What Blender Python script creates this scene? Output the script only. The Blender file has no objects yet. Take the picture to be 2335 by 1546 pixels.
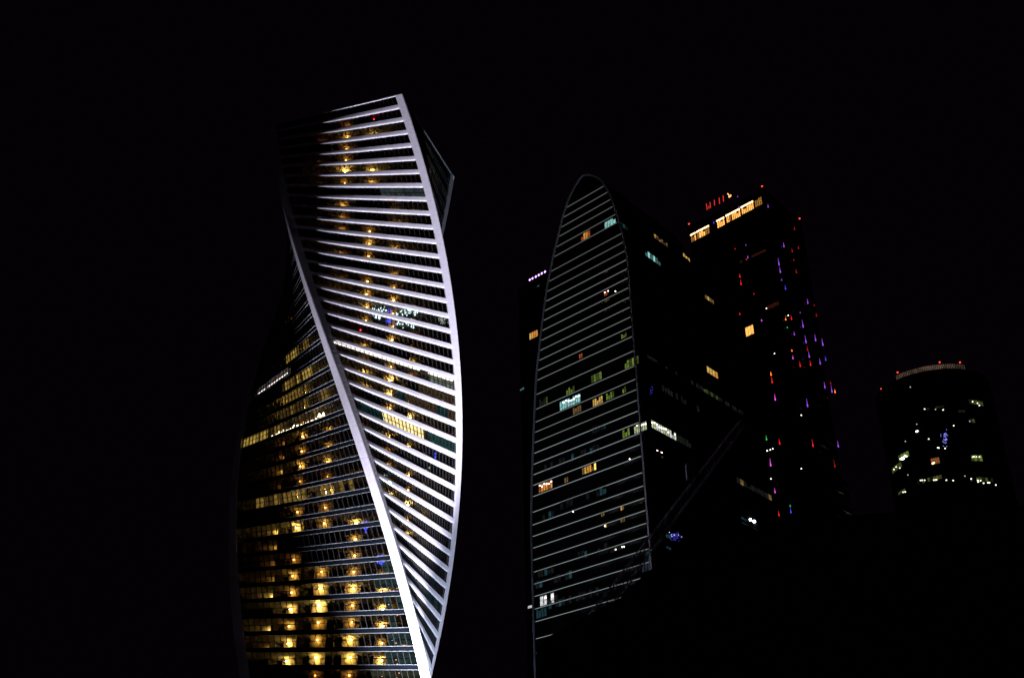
import bpy, math, random
from mathutils import Matrix, Vector
random.seed(7)
S = bpy.context.scene
COL = S.collection
PI = math.pi
R = math.radians

# ------------------------------------------------------------------ camera
PW, PH, FPX = 2335.0, 1546.0, 2665.66
PITCH, ROLL, CAMZ = 0.493397, -0.021408, 2.0
FW = Vector((0, math.cos(PITCH), math.sin(PITCH)))
RT0 = Vector((1, 0, 0)); UP0 = RT0.cross(FW)
RT = math.cos(ROLL)*RT0 + math.sin(ROLL)*UP0
UP = -math.sin(ROLL)*RT0 + math.cos(ROLL)*UP0
cd = bpy.data.cameras.new('camera'); cam = bpy.data.objects.new('camera', cd); COL.objects.link(cam)
cd.sensor_width = 36.0; cd.lens = FPX/PW*36.0; cd.clip_start = 0.5; cd.clip_end = 9000
m3 = Matrix((RT, UP, -FW)).transposed()
cam.matrix_world = Matrix.Translation((0, 0, CAMZ)) @ m3.to_4x4()
S.camera = cam
def ray(x, y):
    return (FW + RT*((x-PW/2)/FPX) - UP*((y-PH/2)/FPX)).normalized()

# ------------------------------------------------------------------ night sky, faint moon, exposure
SKY_EL, SKY_ROT = R(-6), R(200)
w = bpy.data.worlds.new('World'); S.world = w; w.use_nodes = True
nt = w.node_tree; nt.nodes.clear()
sky = nt.nodes.new('ShaderNodeTexSky'); sky.sky_type = 'NISHITA'; sky.sun_disc = False
sky.sun_elevation = SKY_EL; sky.sun_rotation = SKY_ROT
bg = nt.nodes.new('ShaderNodeBackground'); bg.inputs['Strength'].default_value = 0.05
bg2 = nt.nodes.new('ShaderNodeBackground'); bg2.inputs['Color'].default_value = (0.00128, 0.00050, 0.00140, 1)   # city glow on low cloud
bg2.inputs['Strength'].default_value = 1.0
ad = nt.nodes.new('ShaderNodeAddShader'); wo = nt.nodes.new('ShaderNodeOutputWorld')
nt.links.new(sky.outputs[0], bg.inputs[0]); nt.links.new(bg.outputs[0], ad.inputs[0])
nt.links.new(bg2.outputs[0], ad.inputs[1]); nt.links.new(ad.outputs[0], wo.inputs[0])
sd = bpy.data.lights.new('moon', 'SUN'); sd.energy = 0.0015; sd.angle = R(0.5); sd.color = (0.9, 0.93, 1)
so = bpy.data.objects.new('moon', sd); COL.objects.link(so); so.rotation_euler = (R(50), 0, R(-60)); so.location = (0, 0, 400)
S.view_settings.view_transform = 'Standard'; S.view_settings.look = 'None'
S.view_settings.exposure = 0.0; S.view_settings.gamma = 1.0; S.view_settings.use_curve_mapping = False
S.cycles.use_denoising = True; S.cycles.use_light_tree = True
S.cycles.transparent_max_bounces = 24; S.cycles.max_bounces = 6; S.cycles.sample_clamp_indirect = 2.0

# ------------------------------------------------------------------ materials
MATS = {}
def pmat(name, col, rough=0.5, metal=0.0, var=0.12, scale=0.6, bump=0.0, spec=0.5):
    if name in MATS: return MATS[name]
    m = bpy.data.materials.new(name); m.use_nodes = True; t = m.node_tree
    b = t.nodes['Principled BSDF']
    b.inputs['Roughness'].default_value = rough; b.inputs['Metallic'].default_value = metal
    b.inputs['Specular IOR Level'].default_value = spec
    tc = t.nodes.new('ShaderNodeTexCoord'); no = t.nodes.new('ShaderNodeTexNoise')
    no.inputs['Scale'].default_value = scale; no.inputs['Detail'].default_value = 5
    t.links.new(tc.outputs['Object'], no.inputs['Vector'])
    rp = t.nodes.new('ShaderNodeValToRGB')
    rp.color_ramp.elements[0].position = 0.3; rp.color_ramp.elements[1].position = 0.7
    rp.color_ramp.elements[0].color = tuple(c*(1-var) for c in col)+(1,)
    rp.color_ramp.elements[1].color = tuple(min(1, c*(1+var)) for c in col)+(1,)
    t.links.new(no.outputs['Fac'], rp.inputs['Fac']); t.links.new(rp.outputs[0], b.inputs['Base Color'])
    if bump:
        bp = t.nodes.new('ShaderNodeBump'); bp.inputs['Strength'].default_value = bump
        t.links.new(no.outputs['Fac'], bp.inputs['Height']); t.links.new(bp.outputs[0], b.inputs['Normal'])
    MATS[name] = m; return m
def emat(name, col, strength):
    if name in MATS: return MATS[name]
    m = bpy.data.materials.new(name); m.use_nodes = True; t = m.node_tree; t.nodes.clear()
    e = t.nodes.new('ShaderNodeEmission'); o = t.nodes.new('ShaderNodeOutputMaterial')
    e.inputs[0].default_value = tuple(col)+(1,); e.inputs[1].default_value = strength
    t.links.new(e.outputs[0], o.inputs[0]); MATS[name] = m; return m
def room_mat(name, col, strength, scale=0.9, lo=0.45):
    """a lit room behind glass, or a glowing stand-in for reflection and flood spill: uneven because of furniture, blinds and lamps"""
    if name in MATS: return MATS[name]
    m = emat(name, col, strength); t = m.node_tree
    e = [n for n in t.nodes if n.type == 'EMISSION'][0]
    tc = t.nodes.new('ShaderNodeNewGeometry'); no = t.nodes.new('ShaderNodeTexNoise')
    no.inputs['Scale'].default_value = scale; no.inputs['Detail'].default_value = 3
    t.links.new(tc.outputs['Position'], no.inputs['Vector'])
    mr = t.nodes.new('ShaderNodeMapRange'); mr.inputs['From Min'].default_value = 0.32; mr.inputs['From Max'].default_value = 0.68
    mr.inputs['To Min'].default_value = strength*lo; mr.inputs['To Max'].default_value = strength*1.5
    t.links.new(no.outputs['Fac'], mr.inputs['Value']); t.links.new(mr.outputs[0], e.inputs[1])
    return m
def glass_mat(name, tint, rough=0.02, ior=1.5):
    m = bpy.data.materials.new(name); m.use_nodes = True; t = m.node_tree; t.nodes.clear()
    o = t.nodes.new('ShaderNodeOutputMaterial'); mx = t.nodes.new('ShaderNodeMixShader')
    tr = t.nodes.new('ShaderNodeBsdfTransparent'); tr.inputs[0].default_value = tuple(tint)+(1,)
    gl = t.nodes.new('ShaderNodeBsdfGlossy'); gl.inputs['Roughness'].default_value = rough
    fr = t.nodes.new('ShaderNodeFresnel'); fr.inputs[0].default_value = ior
    t.links.new(fr.outputs[0], mx.inputs[0]); t.links.new(tr.outputs[0], mx.inputs[1]); t.links.new(gl.outputs[0], mx.inputs[2])
    t.links.new(mx.outputs[0], o.inputs[0]); MATS[name] = m; return m

WHITE = pmat('white_cladding', (0.72, 0.69, 0.80), 0.5, 0.0, 0.09, 0.5)
ALU = pmat('aluminium', (0.028, 0.030, 0.034), 0.5, 0.0, 0.15, 1.5, 0, .1)
LINE = pmat('bright_aluminium', (0.25, 0.26, 0.29), 0.5, 0.0, 0.1, 1.5)
DARKMET = pmat('dark_metal', (0.012, 0.0125, 0.014), 0.8, 0.0, 0.2, 1.2, 0, .0)
SPAN = pmat('spandrel_glass', (0.005, 0.008, 0.012), 0.1, 0.0, 0.2, 0.4, 0, .06)
DGLASS = pmat('dark_facade_glass', (0.005, 0.0055, 0.007), 0.3, 0.0, 0.3, 0.2, 0, .0)
CEIL = pmat('ceiling_plaster', (0.36, 0.34, 0.28), 0.9, 0.0, 0.08, 0.8)
CARPET = pmat('dark_carpet', (0.02, 0.02, 0.022), 0.95)
COREW = pmat('core_wall', (0.04, 0.035, 0.03), 0.85, 0.0, 0.15, 0.5)
CONC = pmat('concrete', (0.22, 0.21, 0.2), 0.9, 0.0, 0.2, 0.3, 0.2)
RIM = pmat('grey_blue_rim', (0.34, 0.36, 0.44), 0.45, 0.2, 0.1, 0.4)
STEEL = pmat('painted_steel', (0.40, 0.33, 0.46), 0.6, 0.1, 0.2, 1.0)
ROOFM = pmat('dark_roof', (0.03, 0.02, 0.022), 0.7, 0.0, 0.4, 0.15)
ASPH = pmat('asphalt', (0.05, 0.05, 0.052), 0.9, 0.0, 0.25, 0.4, 0.2)
GLASS = glass_mat('tower_glass', (0.30, 0.295, 0.27))

# ------------------------------------------------------------------ mesh helpers
class MB:
    def __init__(s): s.v = []; s.f = []; s.smooth = False
    def quad(s, a, b, c, d):
        n = len(s.v); s.v += [tuple(a), tuple(b), tuple(c), tuple(d)]; s.f.append((n, n+1, n+2, n+3))
    def hexa(s, p):
        """8 points: bottom ring 0-3, top ring 4-7"""
        n = len(s.v); s.v += [tuple(q) for q in p]
        for f in ((3, 2, 1, 0), (4, 5, 6, 7), (0, 1, 5, 4), (1, 2, 6, 5), (2, 3, 7, 6), (3, 0, 4, 7)):
            s.f.append(tuple(n+i for i in f))
    def box(s, x0, x1, y0, y1, z0, z1):
        s.hexa([(x0, y0, z0), (x1, y0, z0), (x1, y1, z0), (x0, y1, z0), (x0, y0, z1), (x1, y0, z1), (x1, y1, z1), (x0, y1, z1)])
    def obox(s, c, ax, ay, az, hx, hy, hz):
        c, ax, ay, az = Vector(c), Vector(ax), Vector(ay), Vector(az)
        P = lambda i, j, k: c+ax*hx*i+ay*hy*j+az*hz*k
        s.hexa([P(-1, -1, -1), P(1, -1, -1), P(1, 1, -1), P(-1, 1, -1), P(-1, -1, 1), P(1, -1, 1), P(1, 1, 1), P(-1, 1, 1)])
    def beam(s, a, b, r):
        a, b = Vector(a), Vector(b); d = (b-a); L = d.length; d.normalize()
        u = d.orthogonal().normalized(); v = d.cross(u)
        s.obox((a+b)/2, u, v, d, r, r, L/2)
    def rings(s, rings, cap=True, closed=True):
        n0 = len(s.v); m = len(rings[0])
        for r in rings: s.v += [tuple(q) for q in r]
        for i in range(len(rings)-1):
            for j in range(m if closed else m-1):
                a = n0+i*m+j; b = n0+i*m+(j+1) % m
                s.f.append((a, b, b+m, a+m))
        if cap:
            s.f.append(tuple(n0+j for j in reversed(range(m))))
            s.f.append(tuple(n0+(len(rings)-1)*m+j for j in range(m)))
    def blob(s, c, r, rz=None, seg=8, rg=5):
        rz = rz or r; c = Vector(c)
        rr = []
        for i in range(rg+1):
            t = PI*i/rg
            q = max(math.sin(t), 0.05)
            rr.append([c+Vector((r*q*math.cos(2*PI*j/seg), r*q*math.sin(2*PI*j/seg), -rz*math.cos(t))) for j in range(seg)])
        s.rings(rr)
    def mesh(s, name, mat, smooth=False):
        me = bpy.data.meshes.new(name); me.from_pydata(s.v, [], s.f); me.materials.append(mat)
        if smooth:
            for p in me.polygons: p.use_smooth = True
        me.update(); return me
    def build(s, name, mat, parent=None, smooth=False):
        return place(name, s.mesh(name, mat, smooth), parent)
def place(name, me, parent=None, loc=None, rz=None):
    o = bpy.data.objects.new(name, me); COL.objects.link(o)
    if parent: o.parent = parent
    if loc is not None: o.location = loc
    if rz is not None: o.rotation_euler = (0, 0, rz)
    return o
def tag(o, label=None, cat=None, group=None, kind=None):
    if label: o['label'] = label
    if cat: o['category'] = cat
    if group: o['group'] = group
    if kind: o['kind'] = kind
    return o
def thing(name, label, cat, loc=(0, 0, 0), rz=0, group=None):
    o = bpy.data.objects.new(name, None); COL.objects.link(o); o.location = loc; o.rotation_euler = (0, 0, rz)
    o.empty_display_size = 5
    return tag(o, label, cat, group)

# ------------------------------------------------------------------ ground
g = MB(); g.quad((-4000, -1500, 0), (4000, -1500, 0), (4000, 6000, 0), (-4000, 6000, 0))
tag(g.build('ground', ASPH), kind='structure')

# ================================================================== twisted tower
AZ, DIST, RAD, TH, TW, HT = -0.150878, 320.858, 32.2439, -1.099519, 0.01116548, 246.0
AX, AY = DIST*math.sin(AZ), DIST*math.cos(AZ)
AP = RAD/math.sqrt(2)
ZT, FH = 242.25, 4.43            # top of the highest band, storey height
NST = 46                          # storeys built one by one
CW = 1.85                         # width of the white strip on each side of a corner
SW = AP-CW
NP = 28
BH = 1.34                         # band height
def zbase(j): return ZT-BH-j*FH   # bottom of band j
def face_rot(k, z): return TH+PI/4+k*PI/2+TW*(HT-z)
def hp(s, d, z):
    a = -TW*z; x, y = AP+d, s
    return Vector((x*math.cos(a)-y*math.sin(a), x*math.sin(a)+y*math.cos(a), z))
def hsweep(mb, prof, s0, s1, ns):
    mb.rings([[hp(s0+(s1-s0)*i/ns, d, z) for d, z in prof] for i in range(ns+1)])
def hbar(mb, s0, s1, d0, d1, z0, z1, nz=1):
    mb.rings([[hp(s, d, z0+(z1-z0)*i/nz) for s, d in ((s0, d0), (s1, d0), (s1, d1), (s0, d1))] for i in range(nz+1)])
def on_tower(px, py, k):
    """pixel -> (height, offset along the face) on twisted face k"""
    d = ray(px, py); t0 = 200.0
    def val(t):
        P = d*t; z = P.z+CAMZ; a = face_rot(k, z)
        qx, qy = P.x-AX, P.y-AY
        return qx*math.cos(a)+qy*math.sin(a)-AP, z, -qx*math.sin(a)+qy*math.cos(a)
    t = t0
    while t < 460:
        if val(t)[0] <= 0: break
        t += 1.0
    lo, hi = t-1, t
    for _ in range(24):
        mid = (lo+hi)/2
        if val(mid)[0] > 0: lo = mid
        else: hi = mid
    v = val(hi); return v[1], v[2]
def storey(z): return max(0, min(NST-1, int(math.ceil((ZT-BH-z)/FH))))   # storey whose window (above band j) holds z
def pane_i(s): return max(0, min(NP-1, int((s+SW)/(2*SW)*NP)))

tower = thing('twisted_tower', 'tall twisting skyscraper wrapped in floodlit white bands, warm lamps glowing behind its glass', 'skyscraper', (AX, AY, 0))
# corner panels, bands, frames: one mesh each, shared by all storeys (a helix repeats itself)
def mk_band():
    b = MB(); prof = [(0.0, 0.0), (0.40, 0.0), (0.47, 0.22), (0.46, 0.85), (0.43, BH-.05), (0.38, BH), (0.0, BH)]
    hsweep(b, prof, -SW+0.01, SW-0.01, 10); return b.mesh('band', WHITE)
def mk_spandrel():
    b = MB(); hsweep(b, [(0, 0.02), (0.06, 0.02), (0.06, BH-0.02), (0, BH-0.02)], -SW+0.01, SW-0.01, 10); return b.mesh('spandrel', SPAN)
def mk_line(z):
    b = MB(); hsweep(b, [(0.065, z), (0.12, z), (0.12, z+0.08), (0.065, z+0.08)], -SW+0.01, SW-0.01, 10); return b.mesh('floor_line', LINE)
def mk_frame(wide):
    b = MB(); dep = 0.14
    for i in range(NP+1):
        s = -SW+2*SW*i/NP
        hbar(b, max(s-0.075, -SW+0.02), min(s+0.075, SW-0.02), -0.10, dep, BH+0.02, FH-0.02)
    zm = BH+(FH-BH)*0.48
    hsweep(b, [(-0.14, zm-0.07), (-0.03, zm-0.07), (-0.03, zm+0.07), (-0.14, zm+0.07)], -SW+0.02, SW-0.02, 10)
    return b.mesh('window_frame', ALU)
def mk_corner():
    b = MB(); g_ = 0.03; z0, z1 = g_, FH-g_; nz = 3; o = 0.62
    ring = []
    for i in range(nz+1):
        z = z0+(z1-z0)*i/nz
        a = [hp(SW+0.02, 0.0, z), hp(SW+0.02, o, z), hp(AP+o-0.25, o, z), hp(AP+o, o-0.25, z)]
        # the other wing lies on the next face: swap the two axes of the corner
        def h2(s, d):
            p = AP+d; q = s; an = -TW*z; x, y = q, p
            return Vector((x*math.cos(an)-y*math.sin(an), x*math.sin(an)+y*math.cos(an), z))
        a += [h2(SW+0.02, o), h2(SW+0.02, 0.0), h2(AP-0.3, -0.3)]
        ring.append(a)
    b.rings(ring); return b.mesh('corner_panel', WHITE)
me_band, me_span, me_l0, me_l1, me_frame, me_corner = mk_band(), mk_spandrel(), mk_line(0.0), mk_line(BH-0.13), mk_frame(1), mk_corner()
pane_me = []
for i in range(NP):
    b = MB(); s0, s1 = -SW+2*SW*i/NP, -SW+2*SW*(i+1)/NP
    b.quad(hp(s0, 0, BH), hp(s1, 0, BH), hp(s1, 0, FH), hp(s0, 0, FH)); pane_me.append(b.mesh('pane', GLASS))
slab = MB()
rg = []
for z in (0.18, 0.52):
    rg.append([hp(SW, -0.05, z), hp(AP-0.4, -0.4, z), ] )
def sq_ring(r, z):
    out = []
    for k in range(4):
        a = PI/2*k-TW*z; x, y = r, r
        out.append(Vector((x*math.cos(a)-y*math.sin(a), x*math.sin(a)+y*math.cos(a), z)))
    return out
slab.rings([sq_ring(AP-0.12, 0.18), sq_ring(AP-0.12, 0.52)]); me_slab = slab.mesh('floor_slab', CEIL); me_slab.materials.append(CARPET)
for p in me_slab.polygons:
    if p.normal.z > .5: p.material_index = 1
others = MB()
NEAR = set(range(NST-11, NST-1))          # storeys whose single panes show largest
for j in range(NST):
    z0 = zbase(j)
    place('floor_slab', me_slab, tower, (0, 0, z0), face_rot(0, z0))
    for k in range(4):
        rz = face_rot(k, z0)
        if k in (1, 3):
            place('band', me_band, tower, (0, 0, z0), rz)
        else:
            place('spandrel', me_span, tower, (0, 0, z0), rz)
            place('floor_line', me_l0, tower, (0, 0, z0), rz); place('floor_line', me_l1, tower, (0, 0, z0), rz)
        place('corner_panel', me_corner, tower, (0, 0, z0), rz)
        if j > 0 or True:
            place('window_frame', me_frame, tower, (0, 0, z0), rz)
        for i in range(NP):
            if k == 2 and j in NEAR:
                place('pane', pane_me[i], tower, (0, 0, z0), rz)
            else:
                M = Matrix.Translation((0, 0, z0)) @ Matrix.Rotation(rz, 4, 'Z')
                others.quad(*[M @ v.co for v in pane_me[i].vertices])
tag(others.build('panes', GLASS, tower), kind='stuff')
# roof: slab, parapet trim and corner tops
zr = zbase(0)+FH
rf = MB(); rf.rings([[Matrix.Rotation(face_rot(0, zr), 3, 'Z') @ q for q in sq_ring(AP+0.1, 0)], [Matrix.Rotation(face_rot(0, zr), 3, 'Z') @ q for q in sq_ring(AP+0.1, 0.5)]])
rf = rf.build('roof', DARKMET, tower); rf.location = (0, 0, zr+0.02)
pt = MB(); hsweep(pt, [(0.02, 0.0), (0.35, 0.0), (0.30, 0.32), (0.02, 0.32)], -SW, SW, 10); me_par = pt.mesh('parapet', WHITE)
for k in range(4): place('parapet', me_par, tower, (0, 0, zr-0.02), face_rot(k, zr))
# lower shaft down to the street (below the picture)
zb = zbase(NST-1)
sh = MB(); rr = []
for i in range(13):
    z = 4+(zb-0.02-4)*i/12
    rr.append([Matrix.Rotation(face_rot(0, z), 3, 'Z') @ q for q in sq_ring(AP, 0)]); rr[-1] = [Vector((q.x, q.y, z)) for q in rr[-1]]
sh.rings(rr); sh.build('lower_shaft', SPAN, tower)
po = MB(); po.rings([[Vector((34*math.cos(2*PI*i/32), 34*math.sin(2*PI*i/32), z)) for i in range(32)] for z in (0, 4)]); po.build('podium', CONC, tower)
# core that does not twist, with wall lamps on every storey
CR = 16.6
LR_ = 20.05
co = MB(); co.rings([[Vector((CR*math.cos(2*PI*i/40), CR*math.sin(2*PI*i/40), z)) for i in range(40)] for z in (zb+0.6, zr-0.02)], cap=False)
co.build('core_wall', COREW, tower, True)
bear = math.atan2(-AY, -AX)      # towards the camera
for n in range(-4, 5):           # radial room partitions, straight up through the tower
    a = bear+R(24.5*(n+.5)+7.5); c_, s_ = math.cos(a), math.sin(a)
    m = MB(); m.obox(((CR+22.4)/2*c_, (CR+22.4)/2*s_, (zb+zr)/2+.3), (c_, s_, 0), (-s_, c_, 0), (0, 0, 1), (22.4-CR)/2, .08, (zr-zb)/2-.5)
    m.build('partition', COREW, tower)
PANELW = pmat('plaster_panel', (0.50, 0.44, 0.30), 0.9, 0, .15, .8)
for n in range(-3, 4):           # plastered wall panels behind the lamps
    a = bear+R(24.5*n+7.5); c_, s_ = math.cos(a), math.sin(a)
    m = MB(); m.obox((19.3*c_, 19.3*s_, (zb+zr)/2+.3), (c_, s_, 0), (-s_, c_, 0), (0, 0, 1), .1, 2.1, (zr-zb)/2-.6)
    m.build('wall_panel', PANELW, tower)
# storey brightness read off the photograph
BR = {}
def setbr(px, py, k, v):
    z, s = on_tower(px, py, k); BR[storey(z)] = v
for px, py, v in ((720,1520,.9),(720,1478,.55),(720,1437,.8),(722,1391,1.3),(725,1351,1.4),(728,1313,.5),(730,1271,.5),(733,1231,.55),(735,1194,1.1),
                  (737,1154,.22),(735,1119,1.5),(741,1080,.18),(741,1044,.7),(747,978,.4)): setbr(px, py, 2, v)
for px, py, v in ((795,318,.7),(790,345,.25),(790,362,.35),(820,387,1.1),(815,416,.5),(850,440,0),(810,467,.6),(806,493,.3),(806,520,.28),(810,543,.5),(835,575,.35),
                  (835,603,.5),(835,632,.35),(835,660,.45),(830,690,.3),(835,718,.3),(880,768,.3),(880,800,.45),(885,860,.9),(885,893,1.0),(880,925,.7)): setbr(px, py, 3, v)
LV = [0.12, 0.25, 0.5, 1.0, 2.0]
def lampmat(v):
    q = min(range(5), key=lambda i: abs(math.log(LV[i]/max(v, .02))))
    warm = [(1, .38, .06), (1, .44, .08), (1, .52, .10), (1, .60, .15), (1, .66, .20)][q]
    return q, emat('lamp_%s' % ['faint', 'dim', 'medium', 'bright', 'glaring'][q], warm, [300, 360, 420, 420, 420][q]*LV[q])
lamp_me = {}
for v in LV:
    q, mt = lampmat(v); b = MB(); b.blob((0, 0, 0), 0.22+0.08*(q > 2), 0.13); lamp_me[q] = b.mesh('wall_lamp', mt)
bear = math.atan2(-AY, -AX)      # towards the camera
NL = 0
for j in range(NST):
    base = BR.get(j, random.choice([.1, .2, .3, .5]) if j > 8 else .1)
    if base <= 0: continue
    zl = zbase(j)+FH-0.62
    for n in range(-3, 4):
        off = R(24.5*n+7.5)
        if random.random() < (.05 if base > .6 else .3): continue
        v = base*random.choice([.5, .8, 1, 1, 1.3])
        if abs(n) == 3: v *= .9
        if j < 17 and n < -1: v *= .12
        q, mt = lampmat(v); a = bear+off
        place('wall_lamp', lamp_me[q], tower, (LR_*math.cos(a), LR_*math.sin(a), zl)); NL += 1
print('lamps', NL)

# single lit rooms, glowing panels for reflections and flood spill, strips and decorations on the twisted tower
def fmat(j, k): return Matrix.Translation((0, 0, zbase(j))) @ Matrix.Rotation(face_rot(k, zbase(j)), 4, 'Z')
def lit_panes(k, p0, p1, mats, zlo=0.0, zhi=1.0, d=-0.35, name='glow_panel', prob=1.0):
    z0, s0 = on_tower(*p0, k); z1, s1 = on_tower(*p1, k)
    j = storey((z0+z1)/2); rz = face_rot(k, zbase(j))
    for i in range(pane_i(min(s0, s1)), pane_i(max(s0, s1))+1):
        if random.random() > prob: continue
        a, b_ = -SW+2*SW*i/NP+0.06, -SW+2*SW*(i+1)/NP-0.06
        za, zc = BH+(FH-BH)*zlo+.03, BH+(FH-BH)*zhi-.03
        m = MB(); hbar(m, a, b_, d-0.05, d, za, zc)
        o = m.build(name, random.choice(mats), tower); o.location = (0, 0, zbase(j)); o.rotation_euler = (0, 0, rz)
Y1 = room_mat('room_yellow', (1, .66, .14), 1.4, 1.1); Y2 = room_mat('room_yellow_dim', (1, .62, .14), .55, 1.1); Y3 = room_mat('room_yellow_faint', (1, .6, .2), .14, 1.1)
CRM = room_mat('room_cream', (1, .78, .36), 4.6, .8, .75); WHT = emat('strip_white', (1, .86, .82), 22)
TEAL = room_mat('louvre_glow_teal', (.05, .32, .30), .55, .5, .6); TEALD = room_mat('room_reflection_teal_dim', (.05, .28, .30), .26, .5); GREY = room_mat('room_grey', (.35, .5, .55), .22, .5)  # dim teal also serves panels that imitate reflections
lit_panes(3, (884, 962), (967, 992), [CRM])
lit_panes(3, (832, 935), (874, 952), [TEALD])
lit_panes(3, (985, 868), (1036, 882), [room_mat('room_greygreen', (.6, .7, .55), .6)], 0, .8)
lit_panes(3, (875, 437), (962, 437), [GREY])
lit_panes(2, (642, 881), (708, 850), [Y2, Y3, Y2, Y1]); lit_panes(2, (648, 915), (702, 885), [Y2, Y3, Y2])
lit_panes(2, (655, 815), (675, 806), [Y1, Y2]); lit_panes(2, (691, 795), (700, 790), [Y2])
lit_panes(2, (560, 1005), (600, 990), [Y1, Y1, Y2]); lit_panes(2, (640, 945), (705, 918), [Y3, Y2, Y3]); lit_panes(2, (725, 912), (752, 902), [Y2, Y2, Y3])
lit_panes(2, (617, 993), (740, 945), [Y3, Y3, Y2], 0, 1, prob=.5)
lit_panes(2, (585, 1143), (690, 1122), [Y2, Y2, Y3], prob=.9); lit_panes(2, (722, 1125), (800, 1105), [Y2, Y3], prob=.9)
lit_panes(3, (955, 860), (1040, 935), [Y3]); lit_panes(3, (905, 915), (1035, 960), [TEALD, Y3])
lit_panes(3, (900, 1150), (1020, 1215), [TEALD, TEALD, TEALD], prob=.55); lit_panes(3, (890, 1110), (1000, 1170), [TEALD], prob=.35)  # teal reflections in the glass put in as glowing panels
lit_panes(2, (862, 1330), (905, 1322), [room_mat('flood_spill_bluegreen', (.25, .5, .5), .22)], .3, 1)  # glow stands in for floodlight passing through the glass
lit_panes(2, (890, 1490), (945, 1485), [room_mat('flood_spill_bluegreen', (.25, .5, .5), .22)], prob=.8); lit_panes(2, (850, 1540), (950, 1528), [room_mat('room_olive', (.4, .5, .3), .2)], prob=.8)  # bluegreen panels again carry flood spill in their glow
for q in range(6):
    lit_panes(3, (885+q*9, 1120+q*38), (1022-q*5, 1195+q*44), [room_mat('reflection_teal_low', (.05, .30, .32), .7, .5)], prob=.6)  # low rows: reflected teal painted as emission behind the glass
BGR = room_mat('flood_spill_bluegreen', (.25, .5, .5), .22)  # glow colour for floodlight spilling in beside the white corner
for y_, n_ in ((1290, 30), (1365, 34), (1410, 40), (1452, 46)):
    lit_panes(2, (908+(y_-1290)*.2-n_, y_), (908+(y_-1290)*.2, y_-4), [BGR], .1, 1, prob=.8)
# teal louvre screen: the slats glow themselves, room light put into their material
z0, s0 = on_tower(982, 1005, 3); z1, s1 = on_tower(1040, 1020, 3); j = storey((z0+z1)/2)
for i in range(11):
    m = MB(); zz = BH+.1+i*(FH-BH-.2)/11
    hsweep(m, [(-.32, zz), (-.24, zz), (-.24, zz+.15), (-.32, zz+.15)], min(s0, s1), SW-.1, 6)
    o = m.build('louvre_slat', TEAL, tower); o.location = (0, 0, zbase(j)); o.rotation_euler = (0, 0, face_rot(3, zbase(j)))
# strip lamps under a ceiling
def strips(k, p0, p1, mat, zf=.93, h=.14, d=-.45, skip=()):
    z0, s0 = on_tower(*p0, k); z1, s1 = on_tower(*p1, k); j = storey((z0+z1)/2)
    i0, i1 = pane_i(min(s0, s1)), pane_i(max(s0, s1))
    for i in range(i0, i1+1):
        if i-i0 in skip: continue
        a, b_ = -SW+2*SW*i/NP+.1, -SW+2*SW*(i+1)/NP-.1; zc = BH+(FH-BH)*zf
        m = MB(); hbar(m, a, b_, d-.12, d, zc, zc+h)
        o = m.build('strip_lamp', mat, tower); o.location = (0, 0, zbase(j)); o.rotation_euler = (0, 0, face_rot(k, zbase(j)))
strips(3, (762, 778), (1036, 868), WHT, skip=(20, 21))
strips(2, (585, 895), (650, 852), emat('strip_cool', (1, .9, .95), 9), .5, .3, skip=(3,))
# fairy lights, small lamps and imitated street reflections behind the glass
def dots(k, pts, mat, r=.09, name='light_dots', slant=True):
    m = MB()
    for px, py in pts:
        z, s = on_tower(px, py, k); j = storey(z); zl = min(max(z-zbase(j), BH+.15), FH-.15)
        P = fmat(j, k) @ hp(s, -.25, zl)
        if slant: m.beam(P+Vector((0, 0, -.22)), P+Vector((.12, -.05, .22)), r)
        else: m.blob(P, r, r, 6, 4)
    return tag(m.build(name, mat, tower), kind='stuff')
COOL = emat('fairy_white', (.62, .9, 1), 9); BLUE = emat('fairy_blue', (.06, .08, 1), 6)
rnd = random.Random(3)
pts = [(845+rnd.random()*36, 699+rnd.random()*10+(i % 3)*2) for i in range(26)]+[(903+rnd.random()*50, 706+rnd.random()*12) for i in range(34)]
pts += [(850+rnd.random()*24, 719+rnd.random()*8) for i in range(14)]+[(897+rnd.random()*52, 733+rnd.random()*14) for i in range(34)]
dots(3, pts, COOL, .07)
dots(3, [(1000+rnd.random()*24, 722+rnd.random()*16) for i in range(22)]+[(1011, 912), (1012, 906), (1011, 900), (1012, 917)], emat('fairy_pale', (.8, .95, .9), 3), .05)
dots(3, [(885+rnd.random()*8, 703+rnd.random()*12) for i in range(9)]+[(881+rnd.random()*10, 726+rnd.random()*10) for i in range(10)]+[(993+rnd.random()*3, 1032+rnd.random()*14) for i in range(8)], BLUE, .1)
dots(2, [(829+rnd.random()*6, 1188+rnd.random()*26) for i in range(10)]+[(858+rnd.random()*16, 1272+rnd.random()*18) for i in range(10)], BLUE, .12)
dots(2, [(618+i*5+rnd.random()*6, 993-i*2.0+rnd.random()*8-4) for i in range(24)]+[(722+rnd.random()*18, 941+rnd.random()*9) for i in range(10)], emat('fairy_warm', (1, .78, .5), 26), .1)
dots(2, [(905, 1340), (889, 1345), (899, 1353), (886, 1377), (905, 1401), (894, 1458), (903, 1465), (876, 1500), (903, 1503), (908, 1522), (910, 1533), (905, 1545), (871, 1541)], emat('street_reflection_orange', (1, .35, .2), 9), .12, slant=False)  # street reflections in the glass, imitated with glowing dots
dots(3, [(873, 1108), (870, 1104), (876, 1100), (868, 1112)], emat('fairy_mint', (.4, 1, .8), 5), .12)
dots(3, [(971, 1077), (975, 1072), (980, 1066), (1026, 1071)], emat('fairy_pale', (.8, .95, .9), 3), .12)
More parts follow.
